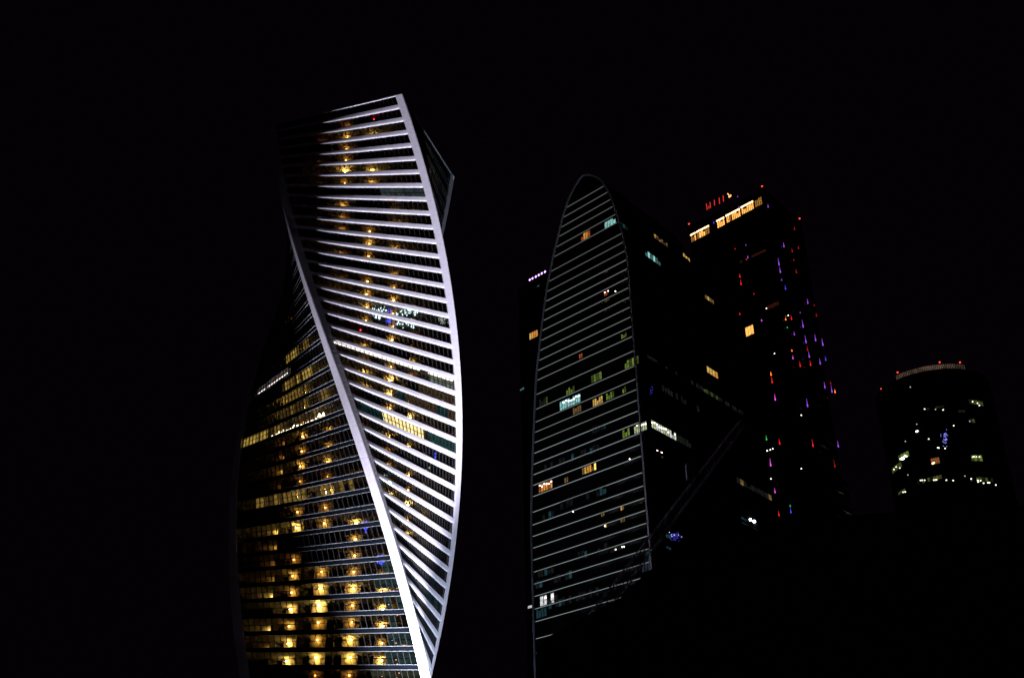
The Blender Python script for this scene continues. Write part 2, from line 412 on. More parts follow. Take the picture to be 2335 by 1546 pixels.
dots(3, [(852, 271), (823, 752)], emat('red_lamp', (1, .03, .05), 22), .22, 'red_lamp', False)

# ------------------------------------------------------------------ floodlights at the foot of the twisted tower
def flood(loc, target, power, ang, blend, col, label):
    loc = Vector(loc); d = (Vector(target)-loc).normalized()
    f = thing('floodlight', label, 'floodlight', (loc.x, loc.y, 0), 0, 'floodlights on the ground')
    m = MB(); m.box(-.5, .5, -.5, .5, 0, .15); m.box(-.1, .1, -.1, .1, .15, loc.z-.45); m.build('stand', DARKMET, f)
    q = d.to_track_quat('Z', 'Y').to_matrix(); c = Vector((0, 0, loc.z))
    m = MB(); m.rings([[c+q @ Vector((r*math.cos(2*PI*i/20), r*math.sin(2*PI*i/20), zz)) for i in range(20)] for r, zz in ((.18, -.5), (.42, -.35), (.5, .0))], cap=False)
    m.build('housing', DARKMET, f)
    m = MB(); m.rings([[c+q @ Vector((r*math.cos(2*PI*i/20), r*math.sin(2*PI*i/20), zz)) for i in range(20)] for r, zz in ((.44, -.3), (.44, -.25))])
    m.build('lens', emat('flood_lens', (.85, .87, 1), 5), f)
    ld = bpy.data.lights.new('flood_beam', 'SPOT'); ld.energy = power; ld.spot_size = ang; ld.spot_blend = blend; ld.color = col; ld.shadow_soft_size = .5
    lo = bpy.data.objects.new('flood_beam', ld); COL.objects.link(lo); lo.parent = f; lo.location = c+d*.1
    lo.rotation_euler = d.to_track_quat('-Z', 'Y').to_euler()
    return f
def around(deg, r, z): return (AX+r*math.cos(R(deg)), AY+r*math.sin(R(deg)), z)
FC = (.90, .88, 1.0)
flood(around(-51, 62, 1.6), (AX+3, AY-3, 222), 3.3e6, R(34), .7, FC, 'round floodlight on a short stand aimed at the top of the twisted tower')
flood(around(-14, 60, 1.6), (AX+10, AY, 105), 5.0e5, R(56), .9, (.72, .83, 1.0), 'round floodlight on a short stand aimed at the lower storeys of the twisted tower')

flood(around(-128, 45, 1.6), (AX+32*math.cos(R(-102)), AY+32*math.sin(R(-102)), 175), 0.75e6, R(11), 1.0, FC, 'round floodlight on a short stand aimed at the white corner of the twisted tower')

# ================================================================== generic flat facade
class Plane:
    def __init__(s, origin, ddir):
        s.o = Vector((origin[0], origin[1], 0)); s.d = Vector((ddir[0], ddir[1], 0)).normalized()
        n = Vector((s.d.y, -s.d.x, 0))
        if n.dot(s.o) > 0: n = -n
        s.n = n
    def hit(s, px, py):
        d = ray(px, py); t = s.o.dot(s.n)/d.dot(s.n); P = d*t
        return (P-s.o).dot(s.d), P.z+CAMZ
    def P(s, a, z, out=0.0): return s.o+s.d*a+s.n*out+Vector((0, 0, z))
def window(parent, pl, p0, p1, h, n, mats, out=.12, name='window', lamp=None, gap=.16, prob=1.0, base=None, curve=None):
    """lit window: frame with n panes; p0/p1 are its lower corners"""
    a0, z0 = pl.hit(*p0); a1, z1 = pl.hit(*p1)
    if a0 > a1: a0, a1 = a1, a0
    z = (z0+z1)/2; off = (curve(z+h/2) if curve else 0)
    fr = MB()
    def bar(u0, u1, za, zb_, o0, o1):
        fr.hexa([pl.P(u0, za, o0+off), pl.P(u1, za, o0+off), pl.P(u1, za, o1+off), pl.P(u0, za, o1+off), pl.P(u0, zb_, o0+off), pl.P(u1, zb_, o0+off), pl.P(u1, zb_, o1+off), pl.P(u0, zb_, o1+off)])
    bar(a0, a1, z-.1, z, 0, out+.08); bar(a0, a1, z+h, z+h+.1, 0, out+.08)
    for i in range(n+1):
        u = a0+(a1-a0)*i/n; bar(u-gap/2, u+gap/2, z+.003, z+h-.003, 0, out+.06)
    f = fr.build(name, DARKMET, parent)
    for i in range(n):
        if random.random() > prob: continue
        u0, u1 = a0+(a1-a0)*i/n+gap/2+.004, a0+(a1-a0)*(i+1)/n-gap/2-.004
        hh = h-.004 if random.random() < .75 else h*random.uniform(.55, .9)
        m = MB(); m.hexa([pl.P(u0, z+.004, .02+off), pl.P(u1, z+.004, .02+off), pl.P(u1, z+.004, out+off), pl.P(u0, z+.004, out+off), pl.P(u0, z+hh, .02+off), pl.P(u1, z+hh, .02+off), pl.P(u1, z+hh, out+off), pl.P(u0, z+hh, out+off)])
        m.build('pane', random.choice(mats), f)
    if lamp:
        for i in range(n):
            if random.random() < .35: continue
            u0, u1 = a0+(a1-a0)*(i+.2)/n, a0+(a1-a0)*(i+.75)/n; zc = z+h*random.uniform(.55, .8)
            m = MB(); m.hexa([pl.P(u0, zc, out+.001+off), pl.P(u1, zc+.1, out+.001+off), pl.P(u1, zc+.1, out+.03+off), pl.P(u0, zc, out+.03+off), pl.P(u0, zc+.35, out+.001+off), pl.P(u1, zc+.45, out+.001+off), pl.P(u1, zc+.45, out+.03+off), pl.P(u0, zc+.35, out+.03+off)])
            m.build('lamp', lamp, f)
    return f
def spots(parent, pl, pts, mat, r, name, out=.3, stuff=True, curve=None):
    m = MB()
    for px, py in pts:
        a, z = pl.hit(px, py); m.blob(pl.P(a, z, out+(curve(z) if curve else 0)), r, r, 6, 4)
    o = m.build(name, mat, parent)
    if stuff: o['kind'] = 'stuff'
    return o

# ================================================================== arched tower
D = 318.0
d = ray(1487, 1290); N0 = d*(D/math.hypot(d.x, d.y))
A1 = -0.784519; A2 = 0.687399
arch = thing('arched_tower', 'dark skyscraper with a rounded arch top and thin white light lines at every storey', 'skyscraper')
LF = Plane((N0.x, N0.y), (math.sin(A1), math.cos(A1)))      # end face with the arch
RF = Plane((N0.x, N0.y), (math.sin(A2), math.cos(A2)))      # long face
def q4(x, y): return (1150+x/3.594, 370+y/3.594)
def q5(x, y): return (1150+x/3.594, 800+y/3.594)
def q6(x, y): return (1150+x/3.336, 1150+y/3.336)
left_px = [q4(*p) for p in ((690,95),(645,112),(610,142),(570,210),(520,330),(480,450),(445,600),(410,740),(375,900),(345,1060),(320,1250),(300,1400),(285,1546))]+[q5(*p) for p in ((262,200),(245,580),(228,1000),(220,1450))]
right_px = [q4(*p) for p in ((690,95),(735,102),(772,120),(815,170),(870,260),(905,360),(935,450),(965,540),(1000,700),(1030,850),(1060,1050),(1080,1150),(1105,1340),(1125,1546))]+[q5(*p) for p in ((1150,150),(1175,560),(1195,900),(1210,1300))]
LP = [LF.hit(*p) for p in left_px]; RP = [LF.hit(*p) for p in right_px]
LP = sorted(((z, a) for a, z in LP)); RP = sorted(((z, a) for a, z in RP))
APEX = max(LP[-1][0], RP[-1][0])
def lerp(T, z):
    if z <= T[0][0]: return T[0][1]
    for (z0, a0), (z1, a1) in zip(T, T[1:]):
        if z <= z1: return a0+(a1-a0)*(z-z0)/max(z1-z0, 1e-6)
    return T[-1][1]
def dome(T, z):
    # round the last metres off into a smooth crown
    zc = APEX-7.5
    if z <= zc: return lerp(T, z)
    c0, ap = lerp(T, zc), LP[-1][1]
    u = (z-zc)/(APEX-zc); sl = (lerp(T, zc)-lerp(T, zc-4))/4*(APEX-zc)
    return ap+(c0-ap)*max(1-u**1.45, 0)**.68+sl*u*(1-u)*.6
def aL(z): return dome(LP, z)
def aR(z): return max(dome(RP, z), 0.0)
print('arch apex', APEX, 'width', aL(60))
BM = sorted([(z, b) for b, z in (RF.hit(1592, 590), RF.hit(1640, 700), RF.hit(1700, 950), RF.hit(1765, 1145))])
print('right face ends', BM)
def bmax(z): return lerp(BM, z)
SK = RF.d.dot(LF.d)
def body_pt(a, b, z, out=0): return LF.P(a, z, out)+RF.d*b
zl = [0, 40, 80]+[80+i*6 for i in range(1, 22)]+[215+i*2.4 for i in range(20)]
zl = [z for z in zl if z < APEX-5]+[APEX-5+5*math.sin(PI/2*i/10) for i in range(10)]+[APEX-.02]
m = MB()
m.rings([[body_pt(aR(z), 0, z), body_pt(aL(z), 0, z), body_pt(aL(z), bmax(z), z), body_pt(aR(z), bmax(z), z)] for z in zl])
m.build('facade_glass', DGLASS, arch)
# arch rim: one continuous trim along the outline
out_pts = [(aL(z), z) for z in zl[1:]]+[(aR(z), z) for z in reversed(zl[1:-1])]
m = MB(); rr = []
cx = 0.5*(aL(150)+aR(150))
for i, (a, z) in enumerate(out_pts):
    a0, z0 = out_pts[max(i-1, 0)]; a1, z1 = out_pts[min(i+1, len(out_pts)-1)]
    t = Vector((a1-a0, z1-z0)).normalized(); nn = Vector((-t.y, t.x))
    if nn.dot(Vector((a-cx, z-150))) < 0: nn = -nn
    rr.append([LF.P(a+nn.x*u, z+nn.y*u, o) for u, o in ((-.4, .02), (-.4, .4), (.2, .4), (.2, -.4))])
m.rings(rr); m.build('arch_rim', RIM, arch)
# light lines
ys = [q4(*p) for p in ((515,373),(490,453),(470,535),(445,615),(430,697),(415,775),(392,893),(380,973),(367,1055),(357,1135),(346,1213),(335,1293),(325,1375),(318,1455),(310,1537))]
ys += [q5(*p) for p in ((302,73),(295,153),(288,235),(280,353),(273,475),(270,580),(262,665),(258,750),(255,837),(252,927),(249,1013),(247,1100),(245,1192))]
ys += [q6(*p) for p in ((228,57),(228,153),(228,241),(228,330),(228,422),(228,514),(228,606),(230,700),(235,795),(236,892),(240,1022))]
LZ = [LF.hit(*p)[1] for p in ys]
LZ += [LZ[-1]-4.2*(i+1) for i in range(6)]
for i, z in enumerate(LZ):
    a0, a1 = aR(z)+.8, aL(z)-.8
    f = i/len(LZ); c = (.80-.14*f, .84, .80+.10*f)
    mt = emat('light_line_%s' % ('cool' if i > 22 else 'neutral' if i > 8 else 'soft'), c, (.30 if i > 22 else .19 if i > 8 else .13))
    m = MB(); m.hexa([LF.P(a0, z-.045, .02), LF.P(a1, z-.045, .02), LF.P(a1, z-.045, .30), LF.P(a0, z-.045, .30), LF.P(a0, z+.045, .02), LF.P(a1, z+.045, .02), LF.P(a1, z+.045, .30), LF.P(a0, z+.045, .30)])
    m.build('light_line', mt, arch)
    # spandrel behind each line, on both faces
    m = MB(); zt = z-1.1
    m.hexa([LF.P(aR(zt)+.7, zt, .01), LF.P(aL(zt)-.7, zt, .01), LF.P(aL(zt)-.7, zt, .1), LF.P(aR(zt)+.7, zt, .1), LF.P(aR(z)+.7, z-.09, .01), LF.P(aL(z)-.7, z-.09, .01), LF.P(aL(z)-.7, z-.09, .1), LF.P(aR(z)+.7, z-.09, .1)])
    m.build('spandrel', SPAN, arch)
    m = MB(); b1 = bmax(z)-.5
    m.hexa([body_pt(aR(zt)-.02, .6, zt), body_pt(aR(zt)-.02, b1, zt), body_pt(aR(zt)-.16, b1, zt), body_pt(aR(zt)-.16, .6, zt), body_pt(aR(z)-.02, .6, z), body_pt(aR(z)-.02, b1, z), body_pt(aR(z)-.16, b1, z), body_pt(aR(z)-.16, .6, z)])
    m.build('spandrel', SPAN, arch)
# fine mullions of the end face
m = MB(); a = 1.6
while a < aL(60)-1:
    top = max([z for z in zl if aR(z)+.8 < a < aL(z)-.8] or [0])
    if top > 70:
        m.hexa([LF.P(a-.04, 20, .01), LF.P(a+.04, 20, .01), LF.P(a+.04, 20, .12), LF.P(a-.04, 20, .12), LF.P(a-.04, top-1, .01), LF.P(a+.04, top-1, .01), LF.P(a+.04, top-1, .12), LF.P(a-.04, top-1, .12)])
    a += 1.15
tag(m.build('mullions', DARKMET, arch), kind='stuff')
# lit windows, end face
G1 = room_mat('room_green', (.42, .62, .10), .26, 1.3); G2 = room_mat('room_green_dim', (.30, .42, .10), .13, 1.3); G3 = room_mat('room_grey_green', (.3, .36, .26), .03, 1.3)
O1 = room_mat('room_orange', (1, .42, .07), .6, 1.5); O2 = room_mat('room_red_brown', (.8, .16, .06), .38, 1.5)
C1 = room_mat('room_cyan', (.42, .95, .92), .55, 1.2); C2 = room_mat('room_cyan_dim', (.2, .5, .5), .22, 1.2); LW = emat('tube_lamp', (.95, .95, 1), 8); LR = emat('tube_pink', (1, .7, .62), 7)
P1 = room_mat('room_pale', (.72, .85, .48), .55, 1.3); T1 = room_mat('room_blue_dark', (.10, .34, .42), .10, .8); N1 = room_mat('room_night', (.4, .45, .5), .018, .9, .1); W1 = room_mat('room_white', (.9, .92, .95), .7, 1.2)
def WL(p0, p1, h, n, mats, **k): return window(arch, LF, p0, p1, h, n, mats, **k)
def WR(p0, p1, h, n, mats, **k): return window(arch, RF, p0, p1, h, n, mats, curve=lambda z: -aR(z)*1.0, **k)
WL(q4(825,548), q4(918,498), 2.4, 4, [C1, C1, C2], lamp=None); WL(q4(632,650), q4(708,610), 2.6, 4, [O1, O2, O1])
WL(q4(820,1100), q4(862,1080), 1.6, 3, [O2, N1], lamp=LR); WL(q4(960,1450), q4(1008,1430), 1.5, 3, [G2, N1, G1])
WL(q5(615,70), q5(645,55), 1.6, 2, [Y3, O2]); WL(q5(990,150), q5(1108,103), 2.6, 6, [G1, G2, G1, G1])
WL(q5(715,265), q5(803,232), 2.6, 4, [G1, G1, G2]); WL(q5(510,365), q5(580,335), 2.2, 4, [G1, G2]); WL(q5(288,458), q5(360,430), 2.4, 4, [G2, G3])
WL(q5(458,490), q5(628,418), 2.9, 8, [C1], lamp=LW); WL(q5(728,460), q5(812,425), 2.4, 5, [Y2, Y2, Y3]); WL(q5(838,410), q5(905,378), 2.2, 4, [G1, G2, G3]); WL(q5(970,350), q5(1003,338), 2.0, 2, [G2, G1])
WL(q5(565,525), q5(635,495), 2.2, 4, [Y3, O2, Y3]); WL(q5(972,718), q5(1033,693), 2.5, 3, [G1]); WL(q5(1068,685), q5(1172,642), 2.6, 6, [P1], lamp=LR)
WL(q5(640,1020), q5(758,970), 2.2, 6, [Y2, Y3, Y1, O1]); WL(q5(285,1165), q5(398,1120), 2.7, 6, [O1, O2, O2], lamp=LR); WL(q5(495,1085), q5(528,1070), 1.6, 2, [Y3])
WL(q5(955,1310), q5(985,1298), 1.3, 2, [Y2, Y3]); WL(q5(795,1362), q5(825,1350), 1.1, 2, [Y3]); WL(q5(825,1450), q5(845,1442), 1.2, 1, [Y2]); WL(q5(955,1410), q5(995,1395), 1.3, 3, [Y3])
WL(q6(275,775), q6(410,735), 2.9, 5, [W1, G3, W1], lamp=LR); WL(q6(245,868), q6(325,845), 2.6, 4, [T1]); WL(q6(800,372), q6(920,335), 1.6, 5, [G2, N1, G3])
for p0, p1, n in ((q5(460,1300), q5(840,1170), 14), (q6(235,565), q6(430,505), 8), (q6(340,800), q6(860,645), 20), (q5(330,1010), q5(780,800), 18), (q6(560,420), q6(790,350), 9), (q5(290,1400), q5(440,1350), 6), (q6(240,640), q6(520,560), 10), (q5(700,690), q5(860,630), 7)):
    WL(p0, p1, 2.3, n, [N1, N1, T1, N1], prob=.6)
WL(q6(1078,445), q6(1112,432), 3.2, 2, [T1]); WL(q6(1050,520), q6(1115,495), 2.8, 3, [room_mat('room_slate', (.2, .25, .42), .06)])
spots(arch, LF, [q6(902, 324), q6(915, 322), q6(852, 343), q6(527, 55), q5(1033, 888), q4(915, 1060), q6(770, 165)], emat('small_lamp', (1, .9, .75), 8), .18, 'small_lamp')
# lit windows, long face
WR(q4(1172,752), q4(1300,850), 2.3, 6, [C1, C2, C2], ); WR(q4(1300,590), q4(1415,680), 1.9, 6, [Y3, Y2, Y3]); WR(q4(1545,752), q4(1600,785), 2.0, 3, [Y2, Y1])
WR(q4(1660,1110), q4(1735,1160), 1.6, 4, [Y3, Y2]); WR(q5(1660,185), q5(1750,225), 2.6, 4, [O1, Y2, O1]); WR(q5(1205,640), q5(1410,750), 3.0, 11, [P1, P1, W1], lamp=LR)
WR(q5(1415,750), q5(1530,805), 2.6, 6, [N1, G3]); WR(q5(1245,850), q5(1300,880), 1.8, 3, [Y3, N1], lamp=LR); WR(q5(1530,300), q5(1960,545), 2.4, 22, [N1, G3, N1, G2], prob=.8)
WR(q5(1290,330), q5(1640,530), 2.2, 16, [N1, N1, G3], prob=.6); WR((1680, 1105), (1760, 1143), 2.4, 10, [N1, Y3, N1, G3]); WR((1690, 1190), (1730, 1212), 2.4, 6, [T1, N1])
WR(q4(965,490), q4(1050,545), 1.6, 4, [N1, T1]); WR(q5(1170,80), q5(1420,230), 2.2, 12, [N1], prob=.5)
cv = lambda z: -aR(z)
spots(arch, RF, [(1709, 1185), (1718, 1189)], emat('white_lamp', (.9, .95, 1), 30), .45, 'white_lamp', curve=cv)
spots(arch, RF, [q5(1188+rnd.random()*22, 290+rnd.random()*75) for i in range(10)], emat('fairy_blue_faint', (.10, .10, 1), 1.1), .08, 'light_dots', curve=cv)
spots(arch, RF, [(1529+rnd.gauss(10, 8), 1224+rnd.gauss(0, 5)) for i in range(40)], emat('fairy_blue_faint', (.10, .10, 1), 1.1), .08, 'light_dots', curve=cv)
spots(arch, RF, [(1529+rnd.gauss(10, 8), 1224+rnd.gauss(0, 5)) for i in range(7)], emat('fairy_blue_white', (.6, .6, 1), 2.5), .1, 'light_dots', curve=cv)
WR((1517, 1224), (1530, 1230), 1.4, 2, [T1]); WR((1518, 1249), (1530, 1255), 1.6, 2, [T1])
f3 = LF.P(30, 0, 45)  # unseen floodlight added to brighten the arch rim
flood((f3.x, f3.y, 1.6), LF.P(32, 236), 2.2e5, R(24), 1.0, (.82, .86, 1.0), 'added unseen floodlight on a short stand aimed at the arched tower')

# ================================================================== block tower behind the arched tower, with roof floods
BKD = 430.0
d = ray(1182, 664); B0 = d*(BKD/math.hypot(d.x, d.y)); ZB = B0.z+CAMZ
blk = thing('slab_tower', 'dark slab tower behind the arched tower with a row of violet roof lamps', 'skyscraper')
BP = Plane((B0.x, B0.y), (-math.sin(A1), -math.cos(A1)))     # runs right and towards the viewer
BL = 34.0; perp = -BP.n
m = MB(); P = [BP.P(0, 0), BP.P(BL, 0), BP.P(BL, 0)+perp*28, BP.P(0, 0)+perp*28]
m.hexa(P+[p+Vector((0, 0, ZB)) for p in P]); m.build('facade_glass', DGLASS, blk)
nfl = int(ZB/3.9)
for i in range(4, nfl+1):
    z = ZB-.6-(nfl-i)*3.9
    m = MB(); m.hexa([BP.P(-.1, z-1, .01), BP.P(BL, z-1, .01), BP.P(BL, z-1, .2), BP.P(-.1, z-1, .2), BP.P(-.1, z, .01), BP.P(BL, z, .01), BP.P(BL, z, .2), BP.P(-.1, z, .2)])
    m.build('spandrel', SPAN, blk)
m = MB(); m.hexa([BP.P(-.3, ZB, .3), BP.P(BL, ZB, .3), BP.P(BL, ZB, -2), BP.P(-.3, ZB, -2), BP.P(-.3, ZB+.8, .3), BP.P(BL, ZB+.8, .3), BP.P(BL, ZB+.8, -2), BP.P(-.3, ZB+.8, -2)]); m.build('parapet', CONC, blk)
VI = emat('violet_lamp', (.66, .36, 1), 3.2)
for i, (px, py) in enumerate([q4(*p) for p in ((210,965),(232,953),(259,939),(283,926),(308,912),(334,899))]):
    a, z = BP.hit(px, py)
    m = MB(); c = BP.P(a, z, -.2)
    m.beam(BP.P(a, ZB+.75, -.6), c, .12); m.obox(c+BP.n*.0, BP.d, BP.n, (0, 0, 1), .55, .2, .45); o = m.build('roof_lamp', DARKMET, blk)
    m = MB(); m.rings([[c+BP.d*(0.5*math.cos(t))+Vector((0, 0, 0.5*math.sin(t)))+BP.n*w_ for t in [2*PI*q/14 for q in range(14)]] for w_ in (.22, .34)]); m.build('lens', VI, o)
window(blk, BP, q4(210,1460), q4(280,1425), 3.0, 4, [O1, Y2, O2], out=.3); window(blk, BP, q5(130,330), q5(165,316), 1.0, 2, [C2])
window(blk, BP, (1204, 1390), (1215, 1386), 1.3, 2, [W1]); window(blk, BP, q4(268, 1025), q4(290, 1015), .5, 1, [C2])

# ================================================================== tower of stacked blocks
HC = 301.0
d = ray(1741, 430); t = (HC-CAMZ)/d.z; C0 = d*t
stk = thing('stacked_tower', 'dark tower of stacked shifted blocks dotted with red and violet facade lamps', 'skyscraper')
CLF = Plane((C0.x, C0.y), (math.sin(A1), math.cos(A1))); CRF = Plane((C0.x, C0.y), (math.sin(A2), math.cos(A2)))
WLn = CLF.hit(1569, 516)[0]; WRn = CRF.hit(1827, 505)[0]
print('stacked', C0, WLn, WRn)
heights = [0, 62, 118, 174, 230, HC-14, HC]
shift = [(0, 0), (1.2, -.8), (-1.0, 1.0), (.9, .6), (0, 0), (0, 0)]
for i in range(6):
    z0, z1 = heights[i], heights[i+1]; sx, sy = shift[i]; ins = .0
    cz = Vector((C0.x, C0.y, 0))+CLF.d*sx+CRF.d*sy
    P = [cz, cz+CLF.d*WLn, cz+CLF.d*WLn+CRF.d*WRn, cz+CRF.d*WRn]
    m = MB(); m.hexa([p+Vector((0, 0, z0+(0.02 if i else 0))) for p in P]+[p+Vector((0, 0, z1)) for p in P]); blo = m.build('block', DGLASS, stk)
    m = MB(); n = int((z1-z0)/3.7)
    for q in range(n):
        za = z0+q*3.7+.3
        for (pl, ln) in ((CLF, WLn), (CRF, WRn)):
            o2 = cz-Vector((C0.x, C0.y, 0)); f_ = lambda a, z, o: pl.P(a, z, o)+o2
            m.hexa([f_(.1, za, .01), f_(ln-.1, za, .01), f_(ln-.1, za, .18), f_(.1, za, .18), f_(.1, za+.9, .01), f_(ln-.1, za+.9, .01), f_(ln-.1, za+.9, .18), f_(.1, za+.9, .18)])
    tag(m.build('floor_ledges', SPAN, blo), kind='stuff')
def q7(x, y): return (1500+x/3.68, 380+y/3.68)
def q8(x, y): return (1650+x/3.289, 780+y/3.289)
AM = room_mat('room_amber', (1, .42, .09), 1.7, 1.6, .4); AM2 = room_mat('room_amber_dim', (1, .42, .08), .35, 1.6); AH = emat('amber_head', (1, .62, .28), 4.5)
for p0, p1, n, mt in (((285,638),(328,618),3,[AM,AM2]),((335,612),(440,560),6,[AM,AM,AM2]),((505,522),(568,490),4,[AM]),((582,478),(622,458),3,[AM,AM2]),((628,455),(700,418),5,[AM]),((710,408),(812,355),7,[AM]),((822,345),(882,318),4,[AM2])):
    wn = window(stk, CLF, q7(*p0), q7(*p1), 3.9, n, mt, out=.3, gap=.25)
    if mt[0] is AM:
        a0, z0 = CLF.hit(*q7(*p0)); a1, z1 = CLF.hit(*q7(*p1)); zz = (z0+z1)/2+3.5
        m = MB(); a0, a1 = min(a0, a1), max(a0, a1)
        m.hexa([CLF.P(a0, zz, .4), CLF.P(a1, zz, .4), CLF.P(a1, zz, .6), CLF.P(a0, zz, .6), CLF.P(a0, zz+.6, .4), CLF.P(a1, zz+.6, .4), CLF.P(a1, zz+.6, .6), CLF.P(a0, zz+.6, .6)]); m.build('cove_lamp', AH, wn)
window(stk, CLF, q7(745,1430), q7(812,1400), 4.2, 3, [AM], out=.3); window(stk, CLF, q7(690,810), q7(910,715), 1.6, 9, [room_mat('room_red_faint', (.6, .12, .06), .05)], prob=.7); window(stk, CLF, q7(905,1220), q7(1020,1165), 2.2, 6, [room_mat('room_red_faint', (.6, .12, .06), .05)])
# red sign posts on the roof edge
RD = emat('red_sign', (1, .05, .04), .7)
for px0, py0, px1, py1 in ((405,312,412,362),(425,330,428,352),(436,300,440,345),(472,280,474,325),(512,262,516,312),(546,243,549,292)):
    a, z = CLF.hit(*q7(px0, py0)); a1, z1 = CLF.hit(*q7(px1, py1))
    m = MB(); m.beam(CLF.P(a, z, -.2), CLF.P(a1, z1, -.2), .14); m.build('red_sign_post', RD, stk)
m = MB()
for px, py in ((590,232),(597,240),(602,250),(600,258),(610,254),(615,243)):
    a, z = CLF.hit(*q7(px, py)); m.blob(CLF.P(a, z, .2), .26, .26, 6, 4)
tag(m.build('sign_lamps', emat('sign_orange', (1, .4, .15), 3), stk), kind='stuff')
LC = {'r': ((1, .02, .02), 1.0), 'v': ((.42, .10, 1), .9), 'p': ((.85, .10, .80), 1.1), 'b': ((.08, .08, 1), 1.0), 'g': ((.05, .6, .10), 1.0), 'R': ((.8, .02, .02), .5), 'w': ((1, .9, .8), 4), 'o': ((1, .16, .02), 3), 'V': ((.3, .1, .8), .6)}
names = {'r': 'red', 'v': 'violet', 'p': 'pink', 'b': 'blue', 'g': 'green', 'R': 'dull_red', 'w': 'white', 'o': 'orange', 'V': 'dull_violet'}
def facade_lamp(px, py, c, L, r=.26):
    xe = 1741+.125*(py-430)
    pl = CLF if px < xe else CRF
    a, z = pl.hit(px, py); col, st = LC[c]
    m = MB(); c0 = pl.P(a, z, .75)
    rr = []
    for u, w_ in ((0, .5), (.06, 1), (.22, .95), (.45, .42), (1, .12)):  # tapered glowing tail stands in for lamp light washing the wall
        zz = z-L*.1+u*L*.42
        rr.append([Vector((c0.x, c0.y, zz))+pl.d*(r*w_*math.cos(t))+pl.n*(r*w_*math.sin(t)) for t in [2*PI*q/8 for q in range(8)]])
    m.rings(rr); o = m.build('facade_lamp', emat('led_'+names[c], col, st), stk)
    b = MB(); b.obox(pl.P(a, z, .28), pl.d, pl.n, (0, 0, 1), .12, .14, .12); b.build('bracket', DARKMET, o)
for x, y, c, L in ((657,697,'R',2),(748,665,'V',2),(764,768,'v',3),(752,785,'r',1),(698,928,'r',4),(707,988,'r',6),(815,1075,'R',2.5),(697,1243,'r',2.5),(880,1297,'p',2.5),(1060,1288,'o',2.5),(1108,1280,'r',5),
                   (1073,1356,'g',1.5),(1132,1412,'v',4),(1045,672,'v',6),(1003,820,'v',9),(1014,885,'v',7),(1026,958,'V',3),(1058,1028,'b',5),(1135,530,'R',4),(1168,690,'R',4),(1115,715,'R',5),(1150,890,'R',5),(1245,1145,'v',6),
                   (1205,1340,'v',9),(1229,1470,'v',9),(1310,1455,'v',8),(1370,1490,'v',8),(1318,1255,'R',4),(1182,1232,'V',2),(1300,1170,'R',2),(1080,1254,'w',1),(913,342,'v',4),(690,352,'v',3),(478,478,'b',3),(678,258,'V',2),(1128,790,'R',2),(920,1194,'w',1)):
    px, py = q7(x, y); facade_lamp(px, py, c, L)
for x, y, c, L in ((500,70,'o',2),(508,125,'p',4),(562,180,'r',6),(617,60,'R',6),(630,110,'v',7),(640,172,'r',6),(712,160,'v',7),(754,135,'b',5),(733,22,'v',6),(364,248,'o',4),(372,300,'r',7),(395,430,'p',7),(616,475,'v',9),(747,338,'v',7),
                   (791,315,'R',4),(800,370,'v',8),(824,378,'o',4),(570,552,'w',1.2),(390,90,'w',1),(330,730,'g',5),(428,760,'r',6),(657,775,'r',8),(847,780,'v',7),(361,920,'p',8),(821,930,'R',7),(708,1040,'v',9),(793,1090,'R',8),(394,1125,'p',5),(363,1028,'w',1),
                   (423,1297,'r',5),(513,1275,'b',5),(508,1233,'g',2),(335,818,'w',1.5),(358,810,'w',1),(377,803,'w',1.2),(570,953,'w',1.2)):
    px, py = q8(x, y); facade_lamp(px, py, c, L)
# roof beacons
BEA = emat('beacon_red', (1, .05, .03), 3)
def beacon(parent, base, h=1.6, r=.4):
    m = MB(); b = Vector(base); m.beam(b, b+Vector((0, 0, h)), .09); o = m.build('beacon_mast', DARKMET, parent)
    m = MB(); m.blob(b+Vector((0, 0, h+r*.6)), r, r*.8); m.build('beacon_lamp', BEA, o)
beacon(stk, CLF.P(WLn-.4, HC, -.4)); beacon(stk, CLF.P(.9, HC, -.6)); beacon(stk, CRF.P(WRn-.4, HC, -.4))

# ================================================================== round tower
RDI = 520.0
d = ray(2114, 845); E0 = d*((RDI)/math.hypot(d.x, d.y)); HE = E0.z+CAMZ
RR = 26.0
nrm = Vector((E0.x, E0.y, 0)).normalized(); EC = Vector((E0.x, E0.y, 0))+nrm*RR
rnt = thing('round_tower', 'dark round office tower with curved storeys, red roof beacons and a faintly lit crown', 'skyscraper', (EC.x, EC.y, 0))
print('round', EC, HE)
tang = Vector((-nrm.y, nrm.x, 0))
def cyl(r, z, n=64): return [Vector((r*math.cos(2*PI*i/n), r*math.sin(2*PI*i/n), z)) for i in range(n)]
m = MB(); m.rings([cyl(RR, 0), cyl(RR, HE)]); m.build('facade_glass', DGLASS, rnt)
q = 0; z = HE-4
while z > 20:
    m = MB(); m.rings([cyl(RR+.02, z), cyl(RR+.2, z), cyl(RR+.2, z+1.1), cyl(RR+.02, z+1.1)], cap=False); m.build('spandrel', SPAN, rnt); z -= 4.0
def cyl_hit(px, py, r):
    dd = ray(px, py); o = Vector((0, 0, 0))-EC
    A = dd.x**2+dd.y**2; B = 2*(dd.x*o.x+dd.y*o.y); Cc = o.x**2+o.y**2-r*r
    disc = B*B-4*A*Cc
    if disc < 0: disc = 0
    t = (-B-math.sqrt(disc))/(2*A); P = dd*t
    return math.atan2(P.y-EC.y, P.x-EC.x), P.z+CAMZ
